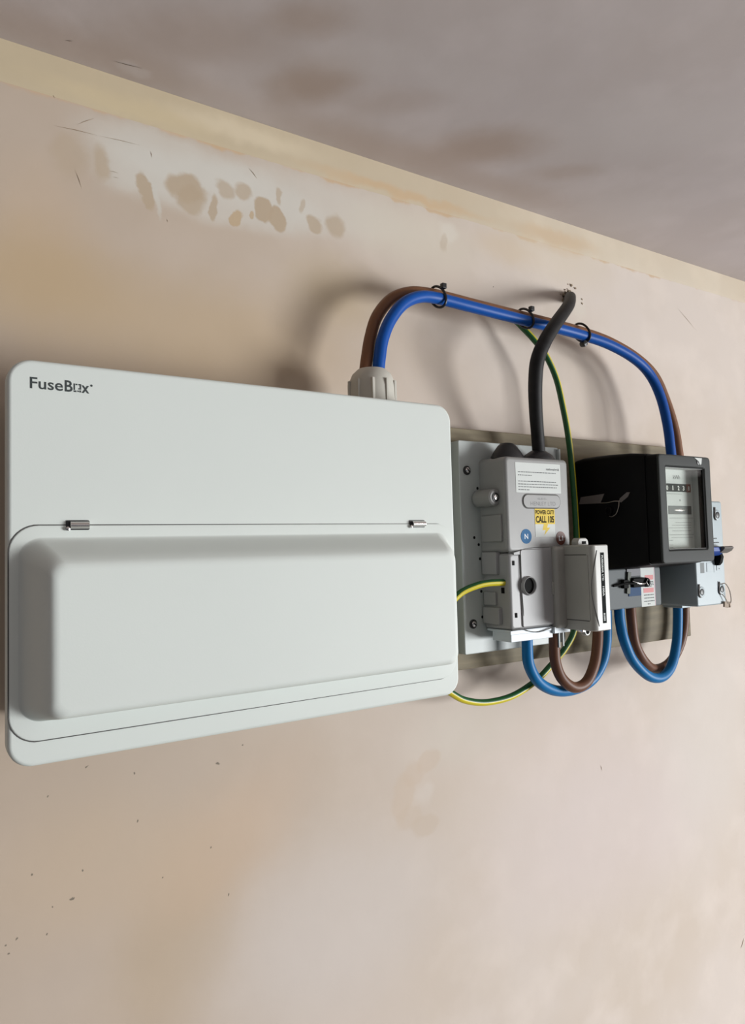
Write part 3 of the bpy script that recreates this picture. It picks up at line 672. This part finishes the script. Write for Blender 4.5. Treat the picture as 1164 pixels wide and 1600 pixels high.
# dial
dp = obj('dial_plate', bx(656.5, 724, 104.3, 105, -9.3, 77.4), paper, mt, smooth=False)
ctr = obj('counter_window', bx(672.5, 719.5, 104.9, 105.4, 52.8, 61.4), mat('counter grey', (.035, .04, .037), .6, spec=.2), dp, smooth=False)
DG = 105.5
obj('counter_digits', merge(*[txt(s, x, 54.6, DG, 4.6, width=wd, align='CENTER', bold=.03) for s, x, wd in (('0', 678, 3.2), ('1', 688, 1.6), ('2', 698, 3.2), ('3', 707, 3.2))]), mat('digit white', (.75, .77, .72), .6), dp, smooth=False)
rd = obj('red_drum', bx(712.5, 719.8, 105.0, 105.45, 52.6, 61.6), mat('red drum', (.22, .09, .07), .5), dp, smooth=False)
obj('drum_digit', txt('8', 716.3, 54.6, 105.55, 4.6, width=3.4, align='CENTER', bold=.03), mat('digit white', (.75, .77, .72), .6), rd, smooth=False)
obj('kwh_lettering', txt('kWh', 696, 66.4, 105.1, 4.6, width=12, align='CENTER', bold=.0), ink, dp, smooth=False)
obj('small_print', merge(bars([(678, 704, 50.4), (680, 722, 24.6), (690, 718, 19.6), (684, 718, 16.8), (678, 718, 14.0), (684, 718, 10.8), (679, 722, 6.6), (682, 720, 3.6), (678, 685, .8), (678, 684, -4.0), (678, 684, -7.0)], 105.1, .55), bars([(699, 701.5, 43.2), (699, 701.5, 44.2)], 105.1, .9)), mat('pale ink', (.30, .32, .31), .7), dp, smooth=False)
dw = obj('disc_window', bx(679, 719.5, 104.9, 105.3, 28.6, 37.6), mat('disc slot grey', (.10, .11, .105), .5), dp, smooth=False)
bm = NB(); lathe(bm, (699, 105.35, 33.2), [(9.5, 0), (.1, .05)], seg=30)
for v in bm.verts: v.co.z = (v.co.z - ZC - .0332) * .13 + ZC + .0332
obj('spinning_disc', bm, chrome, dw)
# glass
gm = bpy.data.materials.new('window glass'); gm.use_nodes = True; N = gm.node_tree.nodes; L = gm.node_tree.links
N.remove(N['Principled BSDF']); tb = N.new('ShaderNodeBsdfTransparent'); gb = N.new('ShaderNodeBsdfGlossy'); gb.inputs['Roughness'].default_value = .03
tb.inputs[0].default_value = (.97, .98, .97, 1); lw = N.new('ShaderNodeLayerWeight'); lw.inputs[0].default_value = .5; pw = N.new('ShaderNodeMath'); pw.operation = 'POWER'; pw.inputs[1].default_value = 5; L.new(lw.outputs['Facing'], pw.inputs[0]); fr = N.new('ShaderNodeMath'); fr.operation = 'MULTIPLY_ADD'; fr.inputs[1].default_value = .9; fr.inputs[2].default_value = .03; L.new(pw.outputs[0], fr.inputs[0]); mx = N.new('ShaderNodeMixShader')
L.new(fr.outputs[0], mx.inputs[0]); L.new(tb.outputs[0], mx.inputs[1]); L.new(gb.outputs[0], mx.inputs[2]); L.new(mx.outputs[0], N['Material Output'].inputs[0])
obj('glass_pane', bx(656.3, 724.2, 116.6, 117.6, -9.3, 77.5), gm, mt, smooth=False)
# terminal cover under the case
tcv = obj('terminal_cover', tap(634, 731.5, -73.4, -29, 3, 20, 55, .5, 2), term_m, mt)
lb = obj('warning_label', bx(694.4, 718.6, 55.02, 55.2, -73.0, -29.2), paper, tcv, smooth=False)
plabel(lb, 'white warning label with red headings')
obj('label_heading', merge(bx(702, 717, 55.22, 55.3, -43.2, -37.8), bx(698.5, 717, 55.22, 55.3, -57.6, -52.4)), red_p, lb, smooth=False)
obj('label_text', bars([(703, 717, -45.4), (704, 717, -47.2), (703, 718, -49.0), (702, 714, -50.6), (699, 717, -60.2), (699, 717, -63.6), (698.5, 717.5, -67.2), (705, 710, -70.4)], 55.3, 1.0), ink, lb, smooth=False)
obj('label_edge', bx(718.7, 719.9, 54.9, 55.24, -73, -29.2), mat('pink edge', (.55, .38, .42), .6), lb, smooth=False)
obj('navy_panel', bx(670, 694, 54.6, 56, -38, -29.6), mat('navy plastic', (.018, .018, .03), .5), tcv, bevel=.3)
obj('blue_panel', bx(672, 694, 54.6, 55.8, -60, -50), mat('dull blue panel', (.015, .06, .15), .6, spec=.2), tcv, bevel=.3)
# black seal assembly in front of the terminal cover
sl = obj('seal_block', merge(bx(675, 699, 55.4, 60.5, -50.2, -40.0), bx(659, 667.5, 55.4, 60, -50.5, -41.0)), blackm, tcv, bevel=.8)
bm = NB(); tube(bm, [(646, 56, -47), (655, 58, -46), (663, 60, -45), (672, 62, -45.5), (680, 62, -46)], 1.4, seg=10); obj('seal_cord', bm, blackm, sl)
bm = NB(); tube(bm, [(672, 61.5, -43), (680, 62.5, -45.5), (690, 62, -46.5), (697, 61.5, -45.5)], lambda t: .4 + .9 * math.sin(math.pi * t), seg=10); obj('seal_wire', bm, chrome, sl)
bm = NB(); lathe(bm, (698.5, 57, -45.5), [(5.2, 0), (5.2, 4.0), (4.4, 4.8), (2.2, 4.8), (2.0, 3.0), (.1, 3.0)], seg=22)
obj('seal_ring', bm, blackm, sl)
bm = NB(); tube(bm, [(697, 62, -42), (694.8, 62.6, -45), (697.5, 62.4, -48.5)], .6, seg=8); obj('seal_wire', bm, chrome, sl)
obj('grey_flap', bx(668.5, 674, 55.2, 57.5, -57, -33, 8), mat('olive grey flap', (.06, .07, .05), .6), tcv, bevel=.3)
# seal tags and wire on the meter's left flank (flank X about 632..641)
def flank(d): return 631 + (d - 22) * (643.5 - 631) / 82 - .5
bm = NB()
def tagquad(bm, pts):
    v = [bm.verts.new(P3(flank(d) - o_, d, z)) for o_ in (0.2, 1.0) for d, z in pts]
    n = len(pts); bm.faces.new(v[:n]); bm.faces.new(v[n:])
    for i in range(n): bm.faces.new((v[i], v[(i + 1) % n], v[n + (i + 1) % n], v[n + i]))
tagquad(bm, [(27, 43.8), (29.5, 51.5), (58, 53.2), (53, 43.2)]); s1 = obj('seal_tag', bm, seal_grey, mt, smooth=False)
bm = NB(); tagquad(bm, [(74.5, 43.4), (76, 47), (84, 52.8), (87.5, 52.6), (85, 48), (77, 42.5)]); s2 = obj('seal_tag', bm, seal_grey, mt, smooth=False)
bm = NB(); tube(bm, [(flank(53) - 1, 53, 43.4), (flank(62) - 2, 62, 43.2), (flank(70) - 2.5, 70, 44.2), (flank(76) - 1.5, 76, 44)], .45, seg=8)
tube(bm, [(flank(75) - 1.2, 75, 44), (flank(76) - 3, 75.5, 38), (flank(73) - 3, 72.5, 31), (flank(67) - 2, 67, 28), (flank(63) - 1, 63, 28.5)], .45, seg=8)
obj('seal_wire', bm, wire_m, mt)
bm = NB(); lathe(bm, (flank(63) + 1, 63, 34), [(4.5, 0), (4.5, -3.2), (3.6, -4.2), (2.0, -4.2), (1.8, -3), (.1, -3)], axis='X', seg=20); obj('case_screw', bm, bake, mt)

# ---------------------------------------------------------------- isolator switch
iso = thing('isolator_switch', 'pale grey isolator switch with a blue lever, half hidden behind the meter', 'isolator', (791, 18, -76))
ISO_F = 80
obj('isolator_case', tap(761.8, 820.2, -76.2, 46, 3, 20, ISO_F, .4, 2), iso_m, iso)
obj('cable_shroud', merge(bx(768, 786, 30, 56, -79.5, -75.5), bx(796, 815, 24, 52, -79.5, -75.5)), iso_m, iso, bevel=.8)
for (x, z) in ((770.5, -59.6), (810.8, -58.4), (809.5, 29.6)):
    bm = NB(); lathe(bm, (x, ISO_F - .5, z), [(6.2, 0), (6.2, .9), (5.4, 1.3), (4.2, 1.2), (3.9, .6), (.1, .6)], seg=26); sc_ = obj('screw_well', bm, iso_m, iso)
    bm = NB(); lathe(bm, (x + .3, ISO_F + .12, z), [(3.6, 0), (3.4, .7), (2.6, 1.0), (.1, 1.0)], seg=20); s_ = obj('case_screw', bm, dark_metal, sc_)
    bm = NB(); tube(bm, [(x - 5.2, ISO_F + 1.0, z + 9.2), (x - 5.8, ISO_F + 1.0, z + 3), (x - 6.0, ISO_F + 1.0, z - 3), (x - 3.5, ISO_F + 1.0, z - 6)], .8, seg=8); obj('well_groove', bm, seal_grey, sc_)
obj('front_slot', bx(770.5, 778, ISO_F - .5, ISO_F + .15, -38, -26), mat('slot grey', (.16, .18, .18), .6), iso, smooth=False)
obj('front_ridge', merge(bx(783, 794, ISO_F - .5, ISO_F + .5, -37, -26.5), bx(797.5, 798.3, ISO_F, ISO_F + .3, -38, -18), bx(803, 812, ISO_F - .5, ISO_F + .4, -36, -26.5)), iso_m, iso, bevel=.2)
for q in ((799, 806, 1.8), (799, 810, -3.0), (806.5, 808.5, -28.5), (806.5, 808.5, -34)):
    obj('printed_mark', bars([q], ISO_F + .5, 1.1), ink, iso, smooth=False)
# lever: blue body with grey tip, wedge standing off the front
bm = NB()
lv_ = [(786, 78, -19), (786, 78, -8.5), (786, 96, -9.0), (786, 92, -16.5)]
def wedge(bm, X0, X1, pr):
    a = [bm.verts.new(P3(X0, d, z)) for d, z in pr]; b = [bm.verts.new(P3(X1, d, z)) for d, z in pr]; n = len(pr)
    bm.faces.new(a); bm.faces.new(b)
    for i in range(n): bm.faces.new((a[i], a[(i + 1) % n], b[(i + 1) % n], b[i]))
wedge(bm, 774, 801, [(78, -19.5), (78, -8.8), (92, -8.2), (92, -13), (87, -18)])
lev = obj('lever', bm, mat('blue lever plastic', (.012, .06, .30), .5), iso, bevel=.8)
bm = NB(); wedge(bm, 794, 813, [(80, -10.4), (80, -8.2), (95, -7.4), (97, -9.4), (94, -13.2), (88, -16.0)])
plabel(obj('lever_tip', bm, mat('brown grey lever', (.13, .12, .11), .45), lev, bevel=.6), 'brown grey lever tip')
bm = NB(); wedge(bm, 799, 805, [(80, -30), (80, -17), (87, -15), (89, -20), (87, -27), (84, -30)]); obj('lever_lock', bm, blackm, lev, bevel=1)
# seal on the lower right screw
bm = NB(); tube(bm, [(808, 82, -52), (813, 84, -52), (819, 85, -60), (823, 84, -72), (822, 82, -78)], .55, seg=8)
tube(bm, [(808, 82, -64), (813, 83, -69), (818, 83, -76)], .55, seg=8)
sw = obj('seal_wire', bm, wire_m, iso)
obj('seal_tag', merge(bx(811, 820, 81, 83, -80, -73.5, 10), bx(820.5, 822.6, 80.5, 83.5, -80.5, -74, -15)), tan_tag, iso, bevel=.3)
